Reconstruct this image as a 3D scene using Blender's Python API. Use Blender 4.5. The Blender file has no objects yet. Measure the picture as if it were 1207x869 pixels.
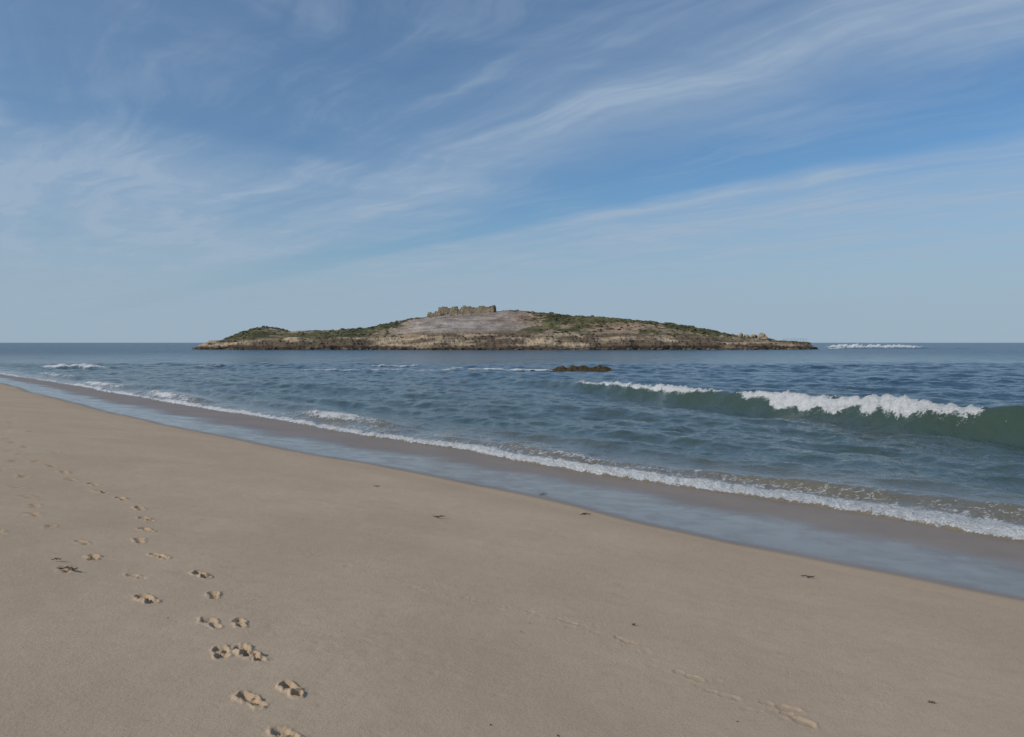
import bpy, math, numpy as np, random
from mathutils import Vector
rng=np.random.RandomState(7); random.seed(7)
sc=bpy.context.scene
sc.view_settings.view_transform='Standard'; sc.view_settings.look='None'; sc.view_settings.exposure=0

# ---------------------------------------------------------------- helpers
def smooth(a,b,x):
    t=np.clip((x-a)/(b-a),0,1); return t*t*(3-2*t)
def _h(ix,iy,seed):
    n=(ix.astype(np.int64)*374761393+iy.astype(np.int64)*668265263+seed*1442695041)&0xFFFFFFFF
    n=((n^(n>>13))*1274126177)&0xFFFFFFFF
    n=(n^(n>>16))&0xFFFFFFFF
    return n.astype(np.float64)/4294967295.0
def vnoise(x,y,seed=0):
    x0=np.floor(x);y0=np.floor(y);fx=x-x0;fy=y-y0
    fx=fx*fx*fx*(fx*(fx*6-15)+10);fy=fy*fy*fy*(fy*(fy*6-15)+10)
    a=_h(x0,y0,seed);b=_h(x0+1,y0,seed);c=_h(x0,y0+1,seed);d=_h(x0+1,y0+1,seed)
    return (a+(b-a)*fx)+((c+(d-c)*fx)-(a+(b-a)*fx))*fy
def fbm(x,y,seed=0,octv=4,g=0.5):
    v=0;a=1;t=0
    for o in range(octv):
        c_,s_=math.cos(o*1.1),math.sin(o*1.1)
        v=v+a*vnoise((x*c_-y*s_)*2**o+17.3*o,(x*s_+y*c_)*2**o-9.1*o,seed+o);t+=a;a*=g
    return v/t-0.5
def grid_object(name,X,Y,Z,attrs=None,cols=None,mat=None):
    nr,nc=X.shape
    me=bpy.data.meshes.new(name)
    co=np.stack([X.ravel(),Y.ravel(),Z.ravel()],1).astype(np.float32)
    me.vertices.add(nr*nc); me.vertices.foreach_set('co',co.ravel())
    i=np.arange(nr*nc).reshape(nr,nc)
    f=np.stack([i[:-1,:-1],i[:-1,1:],i[1:,1:],i[1:,:-1]],-1).reshape(-1,4).astype(np.int32)
    me.loops.add(f.size); me.loops.foreach_set('vertex_index',f.ravel())
    me.polygons.add(len(f)); me.polygons.foreach_set('loop_start',(np.arange(len(f))*4).astype(np.int32))
    me.polygons.foreach_set('use_smooth',np.ones(len(f),dtype=bool))
    me.update(calc_edges=True)
    for k,v in (attrs or {}).items():
        a=me.attributes.new(k,'FLOAT','POINT'); a.data.foreach_set('value',v.ravel().astype(np.float32))
    for k,v in (cols or {}).items():
        a=me.attributes.new(k,'FLOAT_COLOR','POINT')
        c=np.ones((nr*nc,4),np.float32); c[:,:3]=v.reshape(-1,3); a.data.foreach_set('color',c.ravel())
    o=bpy.data.objects.new(name,me); sc.collection.objects.link(o)
    if mat: me.materials.append(mat)
    return o
class NT:
    def __init__(s,tree): s.t=tree; s.t.nodes.clear()
    def n(s,typ,ins=None,**kw):
        nd=s.t.nodes.new(typ)
        for k,v in kw.items(): setattr(nd,k,v)
        for k,v in (ins or {}).items():
            if isinstance(v,bpy.types.NodeSocket): s.t.links.new(v,nd.inputs[k])
            else: nd.inputs[k].default_value=v
        return nd
    def m(s,op,a,b=None,c=None,clamp=False):
        ins={0:a}
        if b is not None: ins[1]=b
        if c is not None: ins[2]=c
        return s.n('ShaderNodeMath',ins,operation=op,use_clamp=clamp).outputs[0]
    def mr(s,v,a,b,c=0.,d=1.,it='SMOOTHSTEP'):
        return s.n('ShaderNodeMapRange',{0:v,1:a,2:b,3:c,4:d},interpolation_type=it).outputs[0]
    def noise(s,vec,scale,detail=4,rough=.5,dist=0.):
        return s.n('ShaderNodeTexNoise',{'Vector':vec,'Scale':scale,'Detail':detail,'Roughness':rough,'Distortion':dist}).outputs[0]
    def mix(s,f,a,b,bt='MIX'):
        nd=s.n('ShaderNodeMix',data_type='RGBA',blend_type=bt)
        for k,v in ((0,f),(6,a),(7,b)):
            if isinstance(v,bpy.types.NodeSocket): s.t.links.new(v,nd.inputs[k])
            else: nd.inputs[k].default_value=v
        return nd.outputs[2]
    def ramp(s,f,stops):
        nd=s.n('ShaderNodeValToRGB',{0:f}); e=nd.color_ramp.elements
        while len(e)<len(stops): e.new(0.5)
        for el,(p,c) in zip(e,stops):
            el.position=p; el.color=(c,c,c,1) if not isinstance(c,tuple) else (*c,1)
        return nd.outputs[0]
    def attr(s,name): return s.n('ShaderNodeAttribute',attribute_name=name)
def newmat(name):
    m=bpy.data.materials.new(name); m.use_nodes=True; return m,NT(m.node_tree)

# ---------------------------------------------------------------- beach geometry (metres; sea level z=0)
# s = distance seaward, t = distance along the shore
def st(x,y): return .75*x+.66*y, -.66*x+.75*y
def beach_z(s):
    return np.interp(s,[-200,-30,-9,-4,9.8,14.5,60,400],[8,2.9,2.35,1.956,.3,-.03,-4,-8])
def wet_line(t): return np.interp(t,[-20,2.9,6.5,9.9,16,25.2,34.5,53,66,120],[10.2,10.3,10.0,10.15,9.95,9.2,8.8,9.4,10.1,10.3])
def foam_line(t): return np.interp(t,[-20,4.3,6.5,9.1,11.9,14.9,18.3,23.6,30,38,50,65,95,140],[14.9,15.05,15.15,15.0,14.6,14.25,14.6,14.45,14.5,14.35,14.6,14.9,14.5,14.5])

# ---------------------------------------------------------------- sand
def sand():
    ys=np.concatenate([np.linspace(-60,2.2,40)[:-1],2.2*np.exp(np.linspace(0,math.log(14/2.2),640))[:-1],14*np.exp(np.linspace(0,math.log(400/14),400))])
    u=np.linspace(-1,1,1050)
    Y,U=np.meshgrid(ys,u,indexing='ij')
    X=(np.maximum(Y,2.2)+.4)*.78*U+260*U**15
    s,t=st(X,Y)
    Z=beach_z(s)
    dry=1-smooth(8.5,10,s)
    Z=Z+fbm(X*.35,Y*.35,3,3)*.05*dry+fbm(X*1.3,Y*1.3,5,3)*.011*(.15+dry)+fbm(X*6,Y*6,8,3)*.0032*dry
    dist=np.zeros_like(X)
    prints=[(-1.24,4.50,1),(-1.41,4.31,1),(-1.63,5.03,1.1),(-1.72,5.10,.9),(-1.84,5.05,.8),(-1.95,5.71,.8),(-2.13,5.65,.7),(-2.39,6.39,1),(-2.81,6.12,1),
    (-2.73,6.99,1),(-3.19,6.76,.55),(-3.35,7.56,1),(-3.82,7.26,1.1),(-3.79,6.77,.7),(-3.80,8.13,.9),(-4.01,8.73,1),(-4.21,7.81,.7),(-4.88,8.40,.8),
    (-4.31,9.39,1),(-4.72,10.1,1),(-5.24,10.7,1),(-5.78,11.2,1.1),(-5.74,9.56,.9),(-5.42,9.03,.8),(-6.7,12.1,1.1),(-6.75,10.9,1),(-7.77,13.4,1.2),
    (-8.26,13.8,1.2),(-8.48,13.5,1),(-11.8,18.6,1.3),(-9.5,15.1,1.2),(-1.08,3.90,.7),(-6.25,11.9,1),(-9.0,14.6,1.1),(-10.6,16.9,1.2),(-7.3,11.9,1),(-6.2,10.2,.8),(-12.9,20.5,1.3),(-7.2,12.8,1),(-8.0,12.4,1),(-8.9,15.6,1.2),(-9.9,16.2,1.2),(-11.2,17.6,1.3),(-12.0,19.8,1.3),(-14,22.2,1.4),(-15.2,24,1.4),(-10.3,14.2,1),(-5.1,7.9,.8),(-1.1,3.45,.9),(-.75,3.2,.9),
    (.86,6.11,.22),(1.19,5.40,.22),(1.33,5.07,.15),(1.71,4.77,.35),(.43,6.53,.12),(1.66,4.95,.3)]
    for k,(px,py,st_) in enumerate(prints):
        m=(abs(X-px)<.45)&(abs(Y-py)<.45)
        ang=math.atan2(.8,-.6)+random.uniform(-.35,.35) if st_>.5 else math.atan2(-.55,.5)+random.uniform(-.3,.3)
        ca,sa=math.cos(ang),math.sin(ang)
        far=1+.25*min(1,max(0,(py-7)/6)); q_=.80*far*random.uniform(.88,1.1)
        dx=(X[m]-px)/q_;dy=(Y[m]-py)/q_
        l=dx*ca+dy*sa+fbm(X[m]*16,Y[m]*16,100+k,3)*.07; w=-dx*sa+dy*ca+fbm(X[m]*16,Y[m]*16,200+k,3)*.05
        w=w-.012*np.sin(l*14)
        r1=np.sqrt(((l-.06)/.10)**2+(w/.058)**2); r2=np.sqrt(((l+.10)/.055)**2+(w/.045)**2)
        r=np.minimum(r1,r2)
        sunk=-.019*(1-smooth(.7,1.08,r))
        rim=.009*np.exp(-((r-1.22)/.20)**2)*(.1+1.7*vnoise(X[m]*15,Y[m]*15,300+k))
        nz=fbm(X[m]*34,Y[m]*34,400+k,3)
        clod=smooth(-.02,.16,nz)*.022*np.exp(-(((l-.02)/.12)**2+(w/.07)**2))
        Z[m]+=(sunk+rim+clod*(1 if st_>.5 else .3))*st_*(.85+.25*far)
        dist[m]=np.maximum(dist[m],(1-smooth(.8,1.6,r))*min(1,st_*1.0))
    path=[(-4.6,12.5),(-3.5,10.9),(-1.87,8.04),(-.81,7.33),(0,6.84),(.43,6.53),(.86,6.11),(1.3,5.2),(1.7,4.77)]
    for i in range(len(path)-1):
        for j in range(12):
            f=random.random(); px=path[i][0]*(1-f)+path[i+1][0]*f+random.gauss(0,.09); py=path[i][1]*(1-f)+path[i+1][1]*f+random.gauss(0,.09)
            R=random.uniform(.015,.04); m=(abs(X-px)<.2)&(abs(Y-py)<.2)
            r=np.hypot(X[m]-px,Y[m]-py)/R
            Z[m]+=-.0025*np.exp(-r*r)+.0009*np.exp(-((r-1.5)/.4)**2)
    for j in range(190):   # scuffed patch
        px=random.gauss(-1.1,.4);py=random.gauss(5.2,.5); R=random.uniform(.015,.04); m=(abs(X-px)<.2)&(abs(Y-py)<.2)
        r=np.hypot(X[m]-px,Y[m]-py)/R; Z[m]+=random.uniform(-.003,.0015)*np.exp(-r*r)
    e=s-wet_line(t)-fbm(t*.25,s*.1,40,3)*.5
    wet=smooth(-.10,.16,e)
    film=smooth(-.05,.5,e)*(1-smooth(1.6,3.4,e+fbm(X*.5,Y*.5,44,3)*1.6))
    damp=smooth(-1.3,.1,e+fbm(X*.6,Y*.6,47,2)*.5)
    M,N=newmat('sand_material')
    tc=N.n('ShaderNodeTexCoord').outputs['Object']
    n1=N.noise(tc,.5,4,.6); n2=N.noise(tc,7,5,.65); n3=N.noise(tc,170,3,.8); n4=N.noise(tc,38,3,.7); n5=N.noise(tc,2.,5,.6,.4); n6=N.noise(tc,75,2,.6)
    dryc=N.mix(N.mr(n1,.3,.7),(.445,.345,.243,1),(.505,.393,.28,1))
    dryc=N.mix(N.mr(n5,.4,.65,0,.30),dryc,(.40,.305,.212,1))
    dryc=N.mix(N.mr(n2,.35,.7,0,.30),dryc,(.40,.305,.213,1))
    dryc=N.mix(N.mr(n3,.48,.72,0,.65),dryc,(.24,.178,.12,1))
    dryc=N.mix(N.mr(n6,.68,.74,0,.75),dryc,(.10,.075,.05,1))
    dryc=N.mix(N.m('MULTIPLY',N.attr('disturbed').outputs['Fac'],.7),dryc,(.40,.28,.165,1))
    W=N.attr('wet').outputs['Fac'];F=N.attr('film').outputs['Fac'];D=N.attr('damp').outputs['Fac']
    dryc=N.mix(N.m('MULTIPLY',D,.35),dryc,(.33,.25,.17,1))
    wetc=N.mix(N.mr(n1,.3,.7),(.205,.148,.103,1),(.245,.178,.125,1))
    wetc=N.mix(N.m('MULTIPLY',F,.6),wetc,(.12,.095,.073,1))
    col=N.mix(W,dryc,wetc)
    rough=N.m('ADD',N.m('MULTIPLY',W,-.47),.95)
    rough=N.m('SUBTRACT',rough,N.m('MULTIPLY',F,N.mr(n5,.3,.7,.26,.40)))
    dryness=N.m('SUBTRACT',1.,W)
    h=N.m('ADD',N.m('MULTIPLY',n3,.0042),N.m('ADD',N.m('MULTIPLY',n4,.006),N.m('MULTIPLY',n2,.005)))
    bs=N.m('ADD',N.m('MULTIPLY',dryness,.65),.05)
    bp=N.n('ShaderNodeBump',{'Height':h,'Strength':bs,'Distance':1.}).outputs[0]
    P=N.n('ShaderNodeBsdfPrincipled',{'Base Color':col,'Roughness':rough,'Normal':bp,'Specular IOR Level':N.m('ADD',.12,N.m('MULTIPLY',W,.45))})
    N.n('ShaderNodeOutputMaterial',{0:P.outputs[0]})
    return grid_object('sand_beach',X,Y,Z,{'wet':wet,'film':film,'damp':damp,'disturbed':dist},mat=M)
sand()

# ---------------------------------------------------------------- sea
def seg_foam(X,Y,x0,y0,x1,y1,w):
    dx,dy=x1-x0,y1-y0;L=math.hypot(dx,dy)
    a=((X-x0)*dx+(Y-y0)*dy)/L; b=(-(X-x0)*dy+(Y-y0)*dx)/L
    b=b+fbm(a*.35/ max(w,1)*1.0,b*0+3,int(abs(x0*7+y0)),3)*w*2.2
    return np.exp(-(b/w)**2)*smooth(-.1*L,.12*L,a)*(1-smooth(.88*L,1.1*L,a))
def sea():
    ys=np.concatenate([np.linspace(-80,8,30)[:-1],8*np.exp(np.linspace(0,math.log(120/8),660))[:-1],120*np.exp(np.linspace(0,math.log(30000/120),260))])
    u=np.linspace(-1,1,900)
    Y,U=np.meshgrid(ys,u,indexing='ij')
    X=np.maximum(Y,8)*.74*U+220*U**15
    s,t=st(X,Y)
    sp=np.gradient(Y,axis=0); sp=np.maximum(sp,np.gradient(X,axis=1))
    Z=np.zeros_like(X)
    K=64
    for k in range(K):
        lam=.38*math.exp(math.log(14/.38)*(k+.5)/K)
        th=math.atan2(-.66,-.75)+rng.normal(0,.7)
        sl=.038 if lam<3 else (.026 if lam<6 else .013)
        a=sl*lam/6.283; ph=rng.uniform(0,6.28)
        kx,ky=math.cos(th)*6.283/lam,math.sin(th)*6.283/lam
        wob=2.2*fbm(X/(lam*4)+k,Y/(lam*4),k,1)
        p=kx*X+ky*Y+ph+wob
        att=1-smooth(.22,.45,sp/lam)
        Z+=a*att*(np.sin(p)+.25*np.cos(2*p))
    gust=.75+.9*(fbm(X*.03,Y*.05,65,3)+.25)
    calm=(.35+.65*smooth(14.5,24,s))*gust
    Z*=calm
    foam=np.zeros_like(X)
    lat=fbm(t*.03,s*.02,61,2)
    sw=np.sin((s+lat*14)*6.283/11.5)
    Z+=.10*np.exp(-(1-sw)*1.6)*smooth(19,24,s)*(1-smooth(300,500,Y))
    # the breaking wave
    sc_=np.interp(t,[-60,-10,5,10,14,22,28,36,50,80],[29.5,29.5,30,30.3,30.8,33.5,35.8,38.8,43,51])
    A=np.interp(t,[-60,-20,0,8,14,22,28,36,42,50,75],[.45,.55,.70,.84,.92,.78,.70,.56,.40,.28,0])
    ds=s-sc_+fbm(t*.35,t*0,71,2)*.7
    prof=np.where(ds<0,np.exp(-(np.abs(ds)/.85)**2.0),np.exp(-(ds/2.6)**2))
    Z+=A*prof-.08*A*np.exp(-((ds+2.0)/1.0)**2)
    face=np.exp(-((ds+.6)/.8)**2)*smooth(.15,.6,A)
    along=smooth(9.4,10.0,t)*(1-smooth(36,40,t))
    low=np.interp(t,[9,12,15,18,20.5,22,23,26,30,38],[.30,.70,.88,.72,.48,.05,.26,.44,.40,.16])*(1+1.1*fbm(t*1.3,t*0,75,3))
    crest=smooth(-low-.18,-low+.15,ds)*(1-smooth(.1,.6,ds+fbm(t*2,s*2,77,2)*.8))*along*np.interp(t,[20.8,21.6,22.4,23.2],[1,.35,.35,1])
    foam=np.maximum(foam,crest*1.15)
    Z+=crest*(fbm(X*2.0,Y*2.0,80,3)*.28+fbm(X*6,Y*6,83,3)*.20+.05)
    Z+=crest*np.maximum(fbm(X*3.6,Y*3.6,88,3)-.10,0)*.7*np.exp(-(ds/.45)**2)
    foam=np.maximum(foam,.34*smooth(-1.7,-.5,ds)*(1-smooth(-.4,0,ds))*along*smooth(.25,.6,low))
    def ridge(s0,t0,t1,a,w,fs):
        nonlocal Z,foam
        sc2=s0+fbm(t*.2,t*0+s0,90,3)*1.4
        d=s-sc2; al=smooth(t0-2,t0+1.5,t)*(1-smooth(t1-2,t1+2,t))
        pr=np.where(d<0,np.exp(-(d/(w*.5))**2),np.exp(-(d/(w*1.6))**2))*al
        Z=Z+a*pr
        if fs>0:
            c=np.exp(-((d+w*.2)/(w*.55))**2)*al*fs*(.75+1.3*fbm(t*.9,s*.5,95+int(s0),3))
            foam=np.maximum(foam,c); Z=Z+np.clip(c,0,1)*(fbm(X*6,Y*6,96,2)*.12+.03)
    ridge(16.6,25,33,.24,.8,1.2); ridge(15.9,43,53,.22,.7,1.15); ridge(16.4,13.5,18,.10,.5,.8)
    ridge(18.3,4,22,.12,.9,0); ridge(20.5,10,60,.15,1.1,0); ridge(23.5,0,40,.14,1.3,0); ridge(26.5,14,70,.14,1.3,0); ridge(18.2,34,70,.15,1.0,.35); ridge(16.4,60,70,.18,.8,1.0); ridge(17.5,78,92,.22,.8,.8)
    ridge(16.8,-5,11,.12,.7,.30)
    for (x0,y0,x1,y1,w,a,st_) in [(-60,103,-50,98,1.1,.45,1.3),(-42,104,-37,103,1,.35,.7),(-18,101,-12,105,1.0,.4,1.0),(-24,89,-6,91,.9,.2,1.0),(-8,93,5,90,1.1,.24,1.3),(5,90.5,11,92,.6,.2,.9),
                                (160,410,210,406,10,2.9,1.6),(205,404,240,412,4,1.2,.6),(148,372,166,395,2,1,1.1),(40,352,52,353,1.5,.7,1.1),(-95,357,-80,355,1.3,.6,1),(-120,364,-104,360,1.2,.6,1),(90,358,110,360,1.2,.6,.8),(-20,350,-6,350.5,1.2,.5,.9)]:
        g=seg_foam(X,Y,x0,y0,x1,y1,w); foam=np.maximum(foam,g*st_); Z=Z+g*a*(.7+fbm(X*1.5,Y*1.5,97,3))
    # swash edge running up the sand
    e=s-foam_line(t)-fbm(t*.16,t*0+2,50,2)*.7-fbm(t*.8,s*.4,51,3)*.35
    wmain=np.interp(t,[-10,5,12,18,30,60,100],[1.15,1.1,.75,.62,.42,.38,.32])
    band=smooth(-.03,.06,e)*(1-smooth(wmain*.6,wmain*1.5,e+fbm(X*1.5,Y*1.5,53,3)*.7))
    st2=.65+1.1*fbm(t*.3,t*0+9,57,2)
    foam=np.maximum(foam,band*(.80+.60*st2))
    lace=smooth(0,.3,e)*(1-smooth(.8,3.0,e+fbm(X*.8,Y*.8,60,3)*2))*.36+smooth(0,.3,e)*(1-smooth(2,7,e))*.22*(fbm(t*.4,s*.4,59,2)+.5)
    foam=np.maximum(foam,lace)
    zs=beach_z(s)
    film=zs+np.where(e>0,.012,-.06*smooth(0,.15,-e)+.0)+band*(.05+.16*st2*smooth(0,.4,e)+fbm(X*7,Y*7,58,3)*.12)
    k=smooth(.1,1.6,e)
    Z=np.where(e<-.3,np.minimum(zs-.35,-.1),film*(1-k)+Z*k)
    Z=np.where(s<12,np.minimum(Z,-.6),Z)
    shal=1-smooth(.2,5.0,e)
    far=smooth(40,350,np.hypot(X,Y))
    M,N=newmat('sea_water_material')
    tc=N.n('ShaderNodeTexCoord').outputs['Object']
    mp=N.n('ShaderNodeMapping',{'Vector':tc,'Rotation':(0,0,-.72),'Scale':(1.,.45,1.)}).outputs[0]   # crests lie along the shore
    big=N.noise(tc,.035,3,.5); n1=N.noise(mp,1.4,5,.64,.3); n2=N.noise(tc,6.,4,.65,.3); n0=N.noise(mp,.3,5,.6,.3)
    fo=N.attr('foam').outputs['Fac'];sh=N.attr('shallow').outputs['Fac'];fc=N.attr('face').outputs['Fac'];ns=N.attr('nearshore').outputs['Fac'];fr=N.attr('far').outputs['Fac']
    deep=N.mix(N.mr(big,.35,.65),(.009,.037,.062,1),(.016,.048,.072,1))
    c=N.mix(ns,deep,(.044,.070,.064,1))
    c=N.mix(sh,c,(.150,.132,.095,1))
    c=N.mix(N.m('MULTIPLY',fc,.85),c,(.040,.064,.046,1))
    h=N.m('ADD',N.m('MULTIPLY',n0,N.mr(fr,0,1,.35,1.3)),N.m('ADD',N.m('MULTIPLY',n1,.20),N.m('MULTIPLY',n2,.035)))
    bst=N.m('MULTIPLY',N.mr(sh,0,1,1.,.35),N.mr(fr,0,1,.72,1.))
    bp=N.n('ShaderNodeBump',{'Height':h,'Strength':bst,'Distance':1.}).outputs[0]
    wat=N.n('ShaderNodeBsdfPrincipled',{'Base Color':c,'Roughness':N.mr(fr,0,1,.09,.22),'IOR':1.333,'Normal':bp})
    # foam break-up
    dn=N.noise(tc,3.5,7,.72,.9); dn2=N.noise(tc,22,4,.7); rg=N.noise(tc,2.6,3,.55,1.5)
    cell=N.mr(N.m('ABSOLUTE',N.m('SUBTRACT',rg,.5)),0.,.07,.20,-.10)
    brk=N.m('ADD',N.m('ADD',N.m('MULTIPLY',N.m('SUBTRACT',dn,.5),1.8),N.m('MULTIPLY',N.m('SUBTRACT',dn2,.5),.9)),cell)
    fm=N.mr(N.m('ADD',fo,brk),.48,.88)
    fm=N.m('MULTIPLY',fm,N.mr(fo,.08,.3))
    fcol=N.mix(N.mr(dn2,.35,.65),(.50,.53,.54,1),(.74,.75,.75,1))
    fbp=N.n('ShaderNodeBump',{'Height':N.m('ADD',N.m('MULTIPLY',dn,.18),N.m('MULTIPLY',dn2,.07)),'Strength':1.,'Distance':1.}).outputs[0]
    fs=N.n('ShaderNodeBsdfPrincipled',{'Base Color':fcol,'Roughness':.85,'Specular IOR Level':.2,'Normal':fbp})
    mx=N.n('ShaderNodeMixShader',{0:fm,1:wat.outputs[0],2:fs.outputs[0]})
    N.n('ShaderNodeOutputMaterial',{0:mx.outputs[0]})
    near=1-smooth(6,50,e)
    return grid_object('sea_water',X,Y,Z,{'foam':foam,'shallow':shal,'face':face,'nearshore':near,'far':far},mat=M)
sea()

# ---------------------------------------------------------------- island
def profile(x):
    return np.interp(x,[-153,-150,-145,-136,-125,-118,-108,-86,-70,-53,-40,-30,-8,-1.5,15.5,41,66.7,84,103,111,123,138,143,146],
                     [0,1.4,3.6,7.4,10.2,9.9,8.6,9.3,10.9,13.9,16.8,17.6,18.6,19.3,17.6,16.3,13.8,11.8,8.4,6.8,4.8,3.3,2.2,0])
def island_z(X,Y):
    cx=X+3.5; w=np.sqrt(np.clip(1-(cx/150)**2,0,1))
    yf=382-32*w**.8+fbm(X*.05,X*0,110,4)*9*w; yb=400+80*w
    ridge=402+fbm(X*.01,X*0,111,2)*10
    ridge=np.minimum(ridge,(yf+yb)/2+8)
    f=np.clip((Y-yf)/(ridge-yf),-.3,1); b=np.clip((yb-Y)/(yb-ridge),-.3,1)
    q=np.where(Y<ridge,f,b)
    P=profile(X)
    cl=np.minimum(P*.5,3.4+fbm(X*.03,X*0,113,3)*2.5)
    up=np.clip(q,0,1)
    body=cl*smooth(0,.14,up)+(P-cl)*np.sin(np.clip((up-.10)/.90,0,1)*1.5708)**1.15
    n=fbm(X*.12,Y*.2,115,5,.6)
    tip=smooth(0,5,P)
    rocky=(1-smooth(.20,.40,up))*smooth(-.02,.03,up)
    body=body+rocky*tip*(n*4.4+fbm(X*.5,Y*.6,118,3)*1.6)
    ter=np.round(body/1.1)*1.1
    body=body*(1-.6*rocky)+ter*.6*rocky
    bare=np.exp(-((X+22)/26)**4)
    scrub=smooth(.3,.5,up)*tip*(1-.75*bare)
    body=body+scrub*(fbm(X*.10,Y*.10,120,4)*1.9+np.maximum(fbm(X*.4,Y*.35,125,3),-.05)*1.8)
    body=np.where(q<=0,-2.+q*8,body)
    body=np.where((X<-152.5)|(X>145.5),-2,body)
    return body,up,rocky,q
def island():
    xs=np.linspace(-158,150,1300); ys=np.concatenate([np.linspace(338,405,380)[:-1],np.linspace(405,495,70)])
    Y,X=np.meshgrid(ys,xs,indexing='ij')
    Z,up,rocky,q=island_z(X,Y)
    bias=.075+.09*(smooth(.68,.9,up)-.35)+.16*smooth(5,50,X)*smooth(.6,.85,up)+.16*np.exp(-((X+125)/14)**2)+.08*np.exp(-((X+80)/25)**2)-.32*np.exp(-((X+20)/26)**2)*(1-smooth(.85,1,up))-.16*np.exp(-((X-45)/14)**2-((up-.75)/.15)**2)
    veg=smooth(-.03,.04,fbm(X*.045,Y*.08,130,5,.6)+bias)
    def C(*a): return np.array(a)
    def lerp(a,b,f): return a+(b-a)*f[...,None]
    base=np.zeros(X.shape+(3,))+C(.25,.19,.135)
    grey=np.exp(-((X+22)/29)**2)*smooth(.28,.40,up)*(1-smooth(.90,.98,up))
    base=lerp(base,C(.27,.235,.21),np.clip(grey*1.5,0,1))
    br=np.exp(-((X-28)/30)**2)*smooth(.4,.55,up)
    base=lerp(base,C(.27,.178,.118),np.clip(br,0,1)*.8)
    var=fbm(X*.2,Y*.3,140,4)
    base=base*(1+var[...,None]*1.1)
    vegc=lerp(np.zeros_like(base)+C(.042,.052,.023),C(.108,.106,.050),smooth(-.15,.2,fbm(X*.12,Y*.12,142,3)))
    base=lerp(base,vegc,veg*.92)
    rock=lerp(np.zeros_like(base)+C(.12,.094,.068),C(.38,.30,.21),smooth(-.09,.18,fbm(X*.07,Y*.15+Z*.35,145,4)))
    base=lerp(base,rock,np.clip(rocky*1.4,0,1))
    tide=1-smooth(.9,2.0,Z+fbm(X*.08,Y*.1,149,3)*1.8)
    base=lerp(base,C(.030,.025,.018),tide*.9)
    M,N=newmat('island_material')
    tc=N.n('ShaderNodeTexCoord').outputs['Object']
    n=N.noise(tc,.7,5,.7)
    mp=N.n('ShaderNodeMapping',{'Vector':tc,'Scale':(.10,.10,1.8)}).outputs[0]
    strat=N.noise(mp,1.2,4,.6)
    c=N.attr('col').outputs['Color']
    c=N.mix(N.mr(n,.54,.67,0,.5),c,(.05,.05,.027,1))
    c=N.mix(1.,c,N.ramp(strat,[(0.3,.72),(.6,1.2)]),'MULTIPLY')
    bp=N.n('ShaderNodeBump',{'Height':N.m('ADD',n,strat),'Strength':.65,'Distance':.8}).outputs[0]
    P=N.n('ShaderNodeBsdfPrincipled',{'Base Color':c,'Roughness':.95,'Specular IOR Level':.1,'Normal':bp})
    N.n('ShaderNodeOutputMaterial',{0:P.outputs[0]})
    return grid_object('rocky_island',X,Y,Z,cols={'col':base},mat=M)
island()
def hz(x,y): return float(island_z(np.array([[float(x)]]),np.array([[float(y)]]))[0][0,0])

def stone_mat(name,a,b,scale):
    M,N=newmat(name)
    tc=N.n('ShaderNodeTexCoord').outputs['Object']
    n=N.noise(tc,scale,5,.7); n2=N.noise(tc,scale*4,4,.7)
    c=N.mix(N.mr(n,.35,.65),a,b); c=N.mix(N.mr(n2,.5,.7,0,.6),c,tuple(v*.35 for v in a[:3])+(1,))
    bp=N.n('ShaderNodeBump',{'Height':n2,'Strength':.8,'Distance':.5/scale}).outputs[0]
    P=N.n('ShaderNodeBsdfPrincipled',{'Base Color':c,'Roughness':.95,'Specular IOR Level':.1,'Normal':bp})
    N.n('ShaderNodeOutputMaterial',{0:P.outputs[0]}); return M
fortm=stone_mat('fort_stone',(.25,.20,.14,1),(.39,.32,.225,1),.35)
rockm=stone_mat('shore_rock',(.07,.055,.042,1),(.22,.175,.125,1),.8)
palerock=stone_mat('pale_rock',(.29,.235,.165,1),(.42,.345,.25,1),.6)
reefm=stone_mat('reef_rock_material',(.045,.033,.018,1),(.11,.08,.045,1),2.)

def mesh_obj(name,verts,faces,mat,parent=None,smoothf=False):
    me=bpy.data.meshes.new(name); me.from_pydata(verts,[],faces); me.materials.append(mat); me.update()
    if smoothf: me.polygons.foreach_set('use_smooth',[True]*len(me.polygons))
    o=bpy.data.objects.new(name,me); sc.collection.objects.link(o)
    if parent: o.parent=parent
    return o
def ruined_wall(name,p0,p1,zb,topf,th,parent,mat,batter=.12):
    n=max(6,int(math.hypot(p1[0]-p0[0],p1[1]-p0[1])/.45)); rows=5
    d=Vector((p1[0]-p0[0],p1[1]-p0[1],0)).normalized(); nn=Vector((d.y,-d.x,0))
    V=[];F=[]
    for i in range(n+1):
        f=i/n; x=p0[0]+(p1[0]-p0[0])*f; y=p0[1]+(p1[1]-p0[1])*f; zt=topf(f)
        for side in (1,-1):
            for r in range(rows+1):
                g=r/rows; z=zb+(zt-zb)*g
                off=side*(th/2+batter*(1-g)*(zt-zb)*(1 if side>0 else .3))+random.uniform(-.12,.12)
                V.append((x+nn.x*off,y+nn.y*off,z+random.uniform(-.08,.08)))
    R=rows+1;S=2*R
    for i in range(n):
        a=i*S;b=a+S
        for r in range(rows):
            F.append((a+r,b+r,b+r+1,a+r+1)); F.append((a+R+r+1,b+R+r+1,b+R+r,a+R+r))
        F.append((a+rows,b+rows,b+R+rows,a+R+rows))
    for a in (0,n*S):
        for r in range(rows): F.append((a+r,a+r+1,a+R+r+1,a+R+r) if a==0 else (a+r,a+R+r,a+R+r+1,a+r+1))
    return mesh_obj(name,V,F,mat,parent)
fort=bpy.data.objects.new('ruined_fort',None); sc.collection.objects.link(fort)
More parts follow.
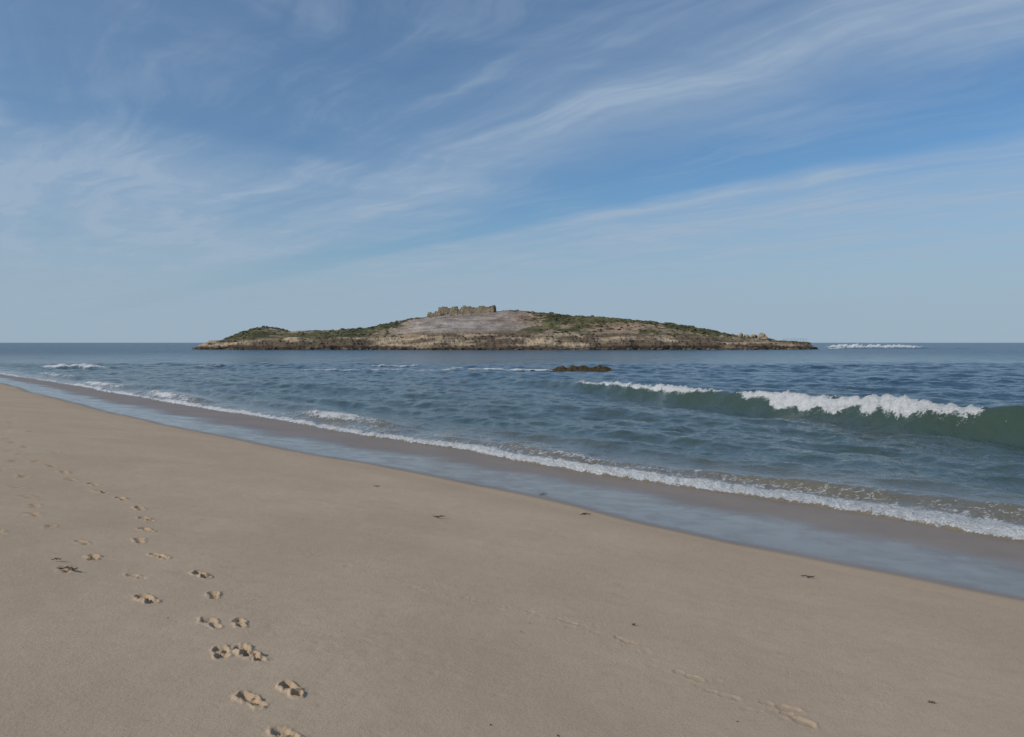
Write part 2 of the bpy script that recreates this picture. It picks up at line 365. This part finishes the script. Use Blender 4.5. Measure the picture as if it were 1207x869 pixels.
def jag(levels,amp=.12):
    def f(u):
        x=u*(len(levels)-1); i=min(int(x),len(levels)-2); k=min(1,max(0,(x-i-.38)/.24))
        return levels[i]*(1-k)+levels[i+1]*k+random.uniform(-amp,amp)
    return f
zb=14.8
ruined_wall('front_wall',(-36,395),(-9,395),zb,jag([19.1,20.5,20.9,19.5,21.0,21.1,19.2,20.4,21.0,21.2,19.8,20.6,21.3,21.4,20.0,21.3,21.7]),1.6,fort,fortm)
ruined_wall('east_wall',(-9,395.5),(-9,412),zb,jag([21.7,21.3,20.8,21.2,20.4]),1.5,fort,fortm)
ruined_wall('west_wall',(-36,410),(-36,395.5),zb,jag([19.6,20.5,20.9,19.3]),1.5,fort,fortm)
ruined_wall('rear_wall',(-9,412),(-36,411),zb,jag([20.8,21.7,20.2,21.5,21.8,20.4,21.0,21.8]),1.4,fort,fortm)
ruined_wall('inner_wall',(-24,397),(-24,408),zb,jag([20.8,21.9,21.6,20.6]),1.,fort,fortm)
ruined_wall('bastion_front',(-41,392),(-35,392),14.2,jag([17.0,17.8,18.6,19.0],.2),1.6,fort,fortm)
ruined_wall('bastion_side',(-41,398),(-41,392.5),14.2,jag([18.4,17.8,17.3]),1.4,fort,fortm)

def rocks(name,items,mat,parent=None,rr=.05):
    V=[];F=[]
    import bmesh
    bm=bmesh.new(); bmesh.ops.create_icosphere(bm,subdivisions=2,radius=1); bv=[v.co.copy() for v in bm.verts]; bf=[[v.index for v in f.verts] for f in bm.faces]; bm.free()
    for (x,y,z,sx,sy,sz) in items:
        o=len(V); a=random.uniform(0,6.28); ca,sa=math.cos(a),math.sin(a); cuts=[(Vector((random.gauss(0,1),random.gauss(0,1),random.gauss(0,.8))).normalized(),random.uniform(.45,.8)) for _ in range(9)]
        for v in bv:
            w=v.copy()
            for n,dd in cuts:
                k=w.dot(n)
                if k>dd: w-=n*(k-dd)
            w*=1+random.uniform(-rr,rr)
            px,py,pz=w.x*sx,w.y*sy,w.z*sz
            V.append((x+px*ca-py*sa,y+px*sa+py*ca,z+pz))
        F+= [[i+o for i in f] for f in bf]
    return mesh_obj(name,V,F,mat,parent)
it=[]
for i in range(45):
    x=random.uniform(-42,-8); y=random.uniform(389,394); r=random.uniform(.2,.5); it.append((x,y,hz(x,y)+r*.2,r*1.3,r,r*.8))
rocks('fallen_masonry',it,fortm,fort)
it=[]
for i in range(380):
    x=random.uniform(-149,138); w=math.sqrt(max(0,1-((x+3.5)/150)**2)); y=382-32*w**.8+random.uniform(-2,5)
    r=random.uniform(.4,1.4); it.append((x,y,random.uniform(-.2,.6),r*1.5,r,r*.7))
rocks('shore_rocks',it,rockm)
it=[]
for x,z,r in [(109,7.2,1.2),(112,7.0,1.5),(115,6.5,1.3),(118,6.1,1.3),(120.5,6.6,1.6),(123.2,7.0,1.6),(124.5,5.5,1.8),(106,7.2,1.),(95,9.3,.9),(99,8.8,.8),(128,4.4,1.2)]:
    it.append((x,393+random.uniform(-3,3),max(z-.6,1),r*1.25,r,r*1.1))
rocks('boulder_pile',it,palerock)
# low scrub bushes on the slopes and skyline
M,N=newmat('scrub_material')
tc=N.n('ShaderNodeTexCoord').outputs['Object']
P=N.n('ShaderNodeBsdfPrincipled',{'Base Color':N.mix(N.mr(N.noise(tc,.3,4,.6),.35,.65),(.045,.052,.024,1),(.115,.108,.052,1)),'Roughness':.95}); N.n('ShaderNodeOutputMaterial',{0:P.outputs[0]})
it=[]
while len(it)<1500:
    x=random.uniform(-140,112); y=random.uniform(366,408)
    if -50<x<6 and (y>380 or random.random()<.8) and not (x>-6 and y>396): continue
    dens=.22+.8*(1 if x>0 and y>388 else 0)+.5*(1 if x<-50 and y>380 else 0)
    if random.random()>dens*(.4+1.6*random.random()): continue
    if fbm(np.array([x*.06]),np.array([y*.1]),300,3)[0]<-.04: continue
    z=hz(x,y)
    if z<4.5: continue
    r=random.uniform(.3,.85); it.append((x,y,z+r*.02,r*1.7,r*1.3,r*.6))
rocks('scrub_bushes',it,M,None,.14)
# low quay at the eastern point
quay=bpy.data.objects.new('stone_quay',None); sc.collection.objects.link(quay)
ruined_wall('quay_wall',(122,386),(144,386),-1,jag([4.3,4.2,4.0,3.9,3.6,3.3],.15),5,quay,rockm,.1)
ruined_wall('quay_step',(126,381),(143,382),-1,jag([2.2,1.8,1.5],.2),5,quay,rockm,.1)
white,N=newmat('painted_metal')
P=N.n('ShaderNodeBsdfPrincipled',{'Base Color':(.38,.45,.52,1),'Roughness':.5}); N.n('ShaderNodeOutputMaterial',{0:P.outputs[0]})
V=[];F=[]
def box(x0,x1,y0,y1,z0,z1):
    o=len(V); V.extend([(x0,y0,z0),(x1,y0,z0),(x1,y1,z0),(x0,y1,z0),(x0,y0,z1),(x1,y0,z1),(x1,y1,z1),(x0,y1,z1)])
    F.extend([tuple(o+i for i in f) for f in [(0,3,2,1),(4,5,6,7),(0,1,5,4),(1,2,6,5),(2,3,7,6),(3,0,4,7)]])
for i in range(9): box(131+i*1.4,131.18+i*1.4,385,385.18,3.3,5.0)
box(130.9,142.5,385.02,385.14,5.0,5.12); box(130.9,142.5,385.02,385.14,4.4,4.5)
mesh_obj('railing',V,F,white,quay)

# reef rock awash in the bay
xs=np.linspace(1.5,14,260); ys=np.linspace(86,96,120)
Y,X=np.meshgrid(ys,xs,indexing='ij')
g=np.exp(-((X-8.0)/3.7)**6-((Y-90.5)/1.8)**2)
Z=g*(.46+fbm(X*1.1,Y*.8,160,4)*.8+fbm(X*3.5,Y*3,165,3)*.4)-.06
Z=np.where(g<.05,-.5,Z)
grid_object('reef_rock',X,Y,Z,mat=reefm)
it=[(x,89.5+random.uniform(-1,1),random.uniform(-.12,.02),random.uniform(.4,1.3),.5,random.uniform(.12,.22)) for x in [-4.5,-3,0,1.2,2.4,3.6,4.4]]
rocks('reef_boulders',it,reefm)

# ---------------------------------------------------------------- beach debris
kelp,N=newmat('dry_seaweed')
tc=N.n('ShaderNodeTexCoord').outputs['Object']
P=N.n('ShaderNodeBsdfPrincipled',{'Base Color':N.mix(N.noise(tc,30,3),(.02,.014,.01,1),(.07,.045,.028,1)),'Roughness':.7}); N.n('ShaderNodeOutputMaterial',{0:P.outputs[0]})
def sz(x,y): 
    s=.75*x+.66*y; return float(beach_z(s))
def weed(x,y,L,ang):
    V=[];F=[];n=12;z0=sz(x,y)
    pts=[]
    for i in range(n+1):
        f=i/n-.5; a=ang; lx=f*L; ly=.12*L*math.sin(f*7+x)
        pts.append((x+lx*math.cos(a)-ly*math.sin(a),y+lx*math.sin(a)+ly*math.cos(a),z0+.010+.012*abs(math.sin(f*9))))
    for i,p in enumerate(pts):
        w=L*.10*(1-abs(i/n-.5)*1.7)*random.uniform(.6,1.3)+.004
        for k in range(6):
            b=k*math.pi/3; V.append((p[0]+math.cos(b)*w*-math.sin(ang),p[1]+math.cos(b)*w*math.cos(ang),p[2]+math.sin(b)*w*.5))
    for i in range(n):
        for k in range(6): F.append((i*6+k,i*6+(k+1)%6,(i+1)*6+(k+1)%6,(i+1)*6+k))
    F.append(tuple(range(6))[::-1]); F.append(tuple(n*6+k for k in range(6)))
    return mesh_obj('seaweed_strand',V,F,kelp,None,True)
for a in [(-1.07,11.6,.19,-.1),(1.23,13.4,.2,.2),(3.51,9.45,.16,-.2),(.6,15.5,.16,.1),(2.77,5.26,.045,-.2),(-2.5,14.7,.12,.2),(-4.0,7.0,.08,.3),(-3.74,6.72,.16,0),(1.0,6.55,.03,.4)]: weed(*a)
it=[]
for i in range(110):
    y=random.uniform(3.5,26); x=random.uniform(-.7,.65)*y
    if .75*x+.66*y>12.5: continue
    r=random.uniform(.002,.006); it.append((x,y,sz(x,y)+r*.5,r*1.6,r,r*.7))
rocks('shell_fragments',it,kelp)

# ---------------------------------------------------------------- light + sky
el=math.radians(34); az=math.radians(-118)
v=Vector((math.sin(az)*math.cos(el),math.cos(az)*math.cos(el),math.sin(el)))
L=bpy.data.lights.new('sun','SUN'); L.energy=3.25; L.angle=math.radians(.53); L.color=(1,.93,.84)
o=bpy.data.objects.new('sun',L); o.rotation_euler=v.to_track_quat('Z','Y').to_euler(); o.location=(-20,-10,30); sc.collection.objects.link(o)
w=bpy.data.worlds.new('World'); sc.world=w; w.use_nodes=True
N=NT(w.node_tree)
sky=N.n('ShaderNodeTexSky',sky_type='NISHITA',sun_disc=False,sun_elevation=el,sun_rotation=az%(2*math.pi),air_density=1.0,dust_density=.4,ozone_density=3.0,altitude=0)
tc=N.n('ShaderNodeTexCoord').outputs['Generated']
sx=N.n('ShaderNodeSeparateXYZ',{0:tc})
zz=sx.outputs[2]
dz=N.m('ADD',N.m('MAXIMUM',zz,0.),.012)
Xc=N.m('DIVIDE',sx.outputs[0],dz); Yc=N.m('DIVIDE',sx.outputs[1],dz)
q=N.m('ADD',N.m('MULTIPLY',Xc,.8),N.m('MULTIPLY',Yc,.6)); r=N.m('SUBTRACT',N.m('MULTIPLY',Xc,.6),N.m('MULTIPLY',Yc,.8))
pl=N.n('ShaderNodeCombineXYZ',{0:Xc,1:Yc,2:0.}).outputs[0]
wn=N.noise(pl,.45,3,.5); wn2=N.noise(pl,1.7,3,.5)
q2=N.m('ADD',q,N.m('ADD',N.m('MULTIPLY',N.m('SUBTRACT',wn,.5),.9),N.m('MULTIPLY',N.m('SUBTRACT',wn2,.5),.28)))
base=N.ramp(N.m('DIVIDE',q2,8.),[(0,.50),(.11,.26),(.18,.26),(.25,.62),(.305,.98),(.345,.50),(.385,.08),(.47,.10),(.505,.88),(.60,.88),(.9,.85)])
lm=N.m('MULTIPLY',N.mr(r,-3.1,-4.8,0.,1.),N.mr(q2,2.5,3.7,1.,0.))
dens=N.m('MAXIMUM',base,lm)
def streak(a,b,seed,det,dist):
    c=N.n('ShaderNodeCombineXYZ',{0:N.m('MULTIPLY',r,a),1:N.m('MULTIPLY',q2,b),2:seed}).outputs[0]
    return N.noise(c,1.,det,.6,dist)
s1=streak(.35,1.6,1.3,6,.5); s2=streak(.8,6.5,5.1,4,.3); s3=N.noise(pl,.9,5,.58,.8)
tex=N.m('ADD',N.m('ADD',N.m('MULTIPLY',s1,1.0),N.m('MULTIPLY',s2,.40)),N.m('MULTIPLY',s3,.65))   # ~1.0 mean
fac=N.m('MULTIPLY',dens,N.mr(tex,.76,1.30,.42,1.15,'LINEAR'),clamp=True)
wisp=N.mr(N.m('ADD',N.m('MULTIPLY',s1,.8),N.m('ADD',N.m('MULTIPLY',s3,.5),N.m('MULTIPLY',s2,.35))),.78,1.10,0,.34)
fac=N.m('ADD',fac,wisp,clamp=True)
fac=N.m('MULTIPLY',fac,.84)
lowf=N.mr(zz,.0,.12,0,1)      # veil evens out towards the horizon
fac=N.m('ADD',N.m('MULTIPLY',fac,lowf),N.m('MULTIPLY',N.m('SUBTRACT',1.,lowf),.65))
blue=N.mix(1.,sky.outputs[0],(.58,.80,.94,1),'MULTIPLY')
blue=N.mix(N.mr(zz,.0,.20,.85,0.),blue,(3.0,4.05,5.1,1))
ccol=N.mix(N.mr(zz,.02,.2),(3.4,4.4,5.4,1),(3.45,4.45,5.75,1))
col=N.mix(fac,blue,ccol)
bg=N.n('ShaderNodeBackground',{'Color':col,'Strength':.10})
N.n('ShaderNodeOutputWorld',{0:bg.outputs[0]})

# ---------------------------------------------------------------- camera (level, eye 1.7 m above the sand)
c=bpy.data.cameras.new('camera'); c.lens=28; c.sensor_width=36; c.shift_y=-.0253; c.clip_end=60000; c.clip_start=.05
co=bpy.data.objects.new('camera',c); co.location=(0,0,3.2); co.rotation_euler=(math.pi/2,0,0); sc.collection.objects.link(co); sc.camera=co
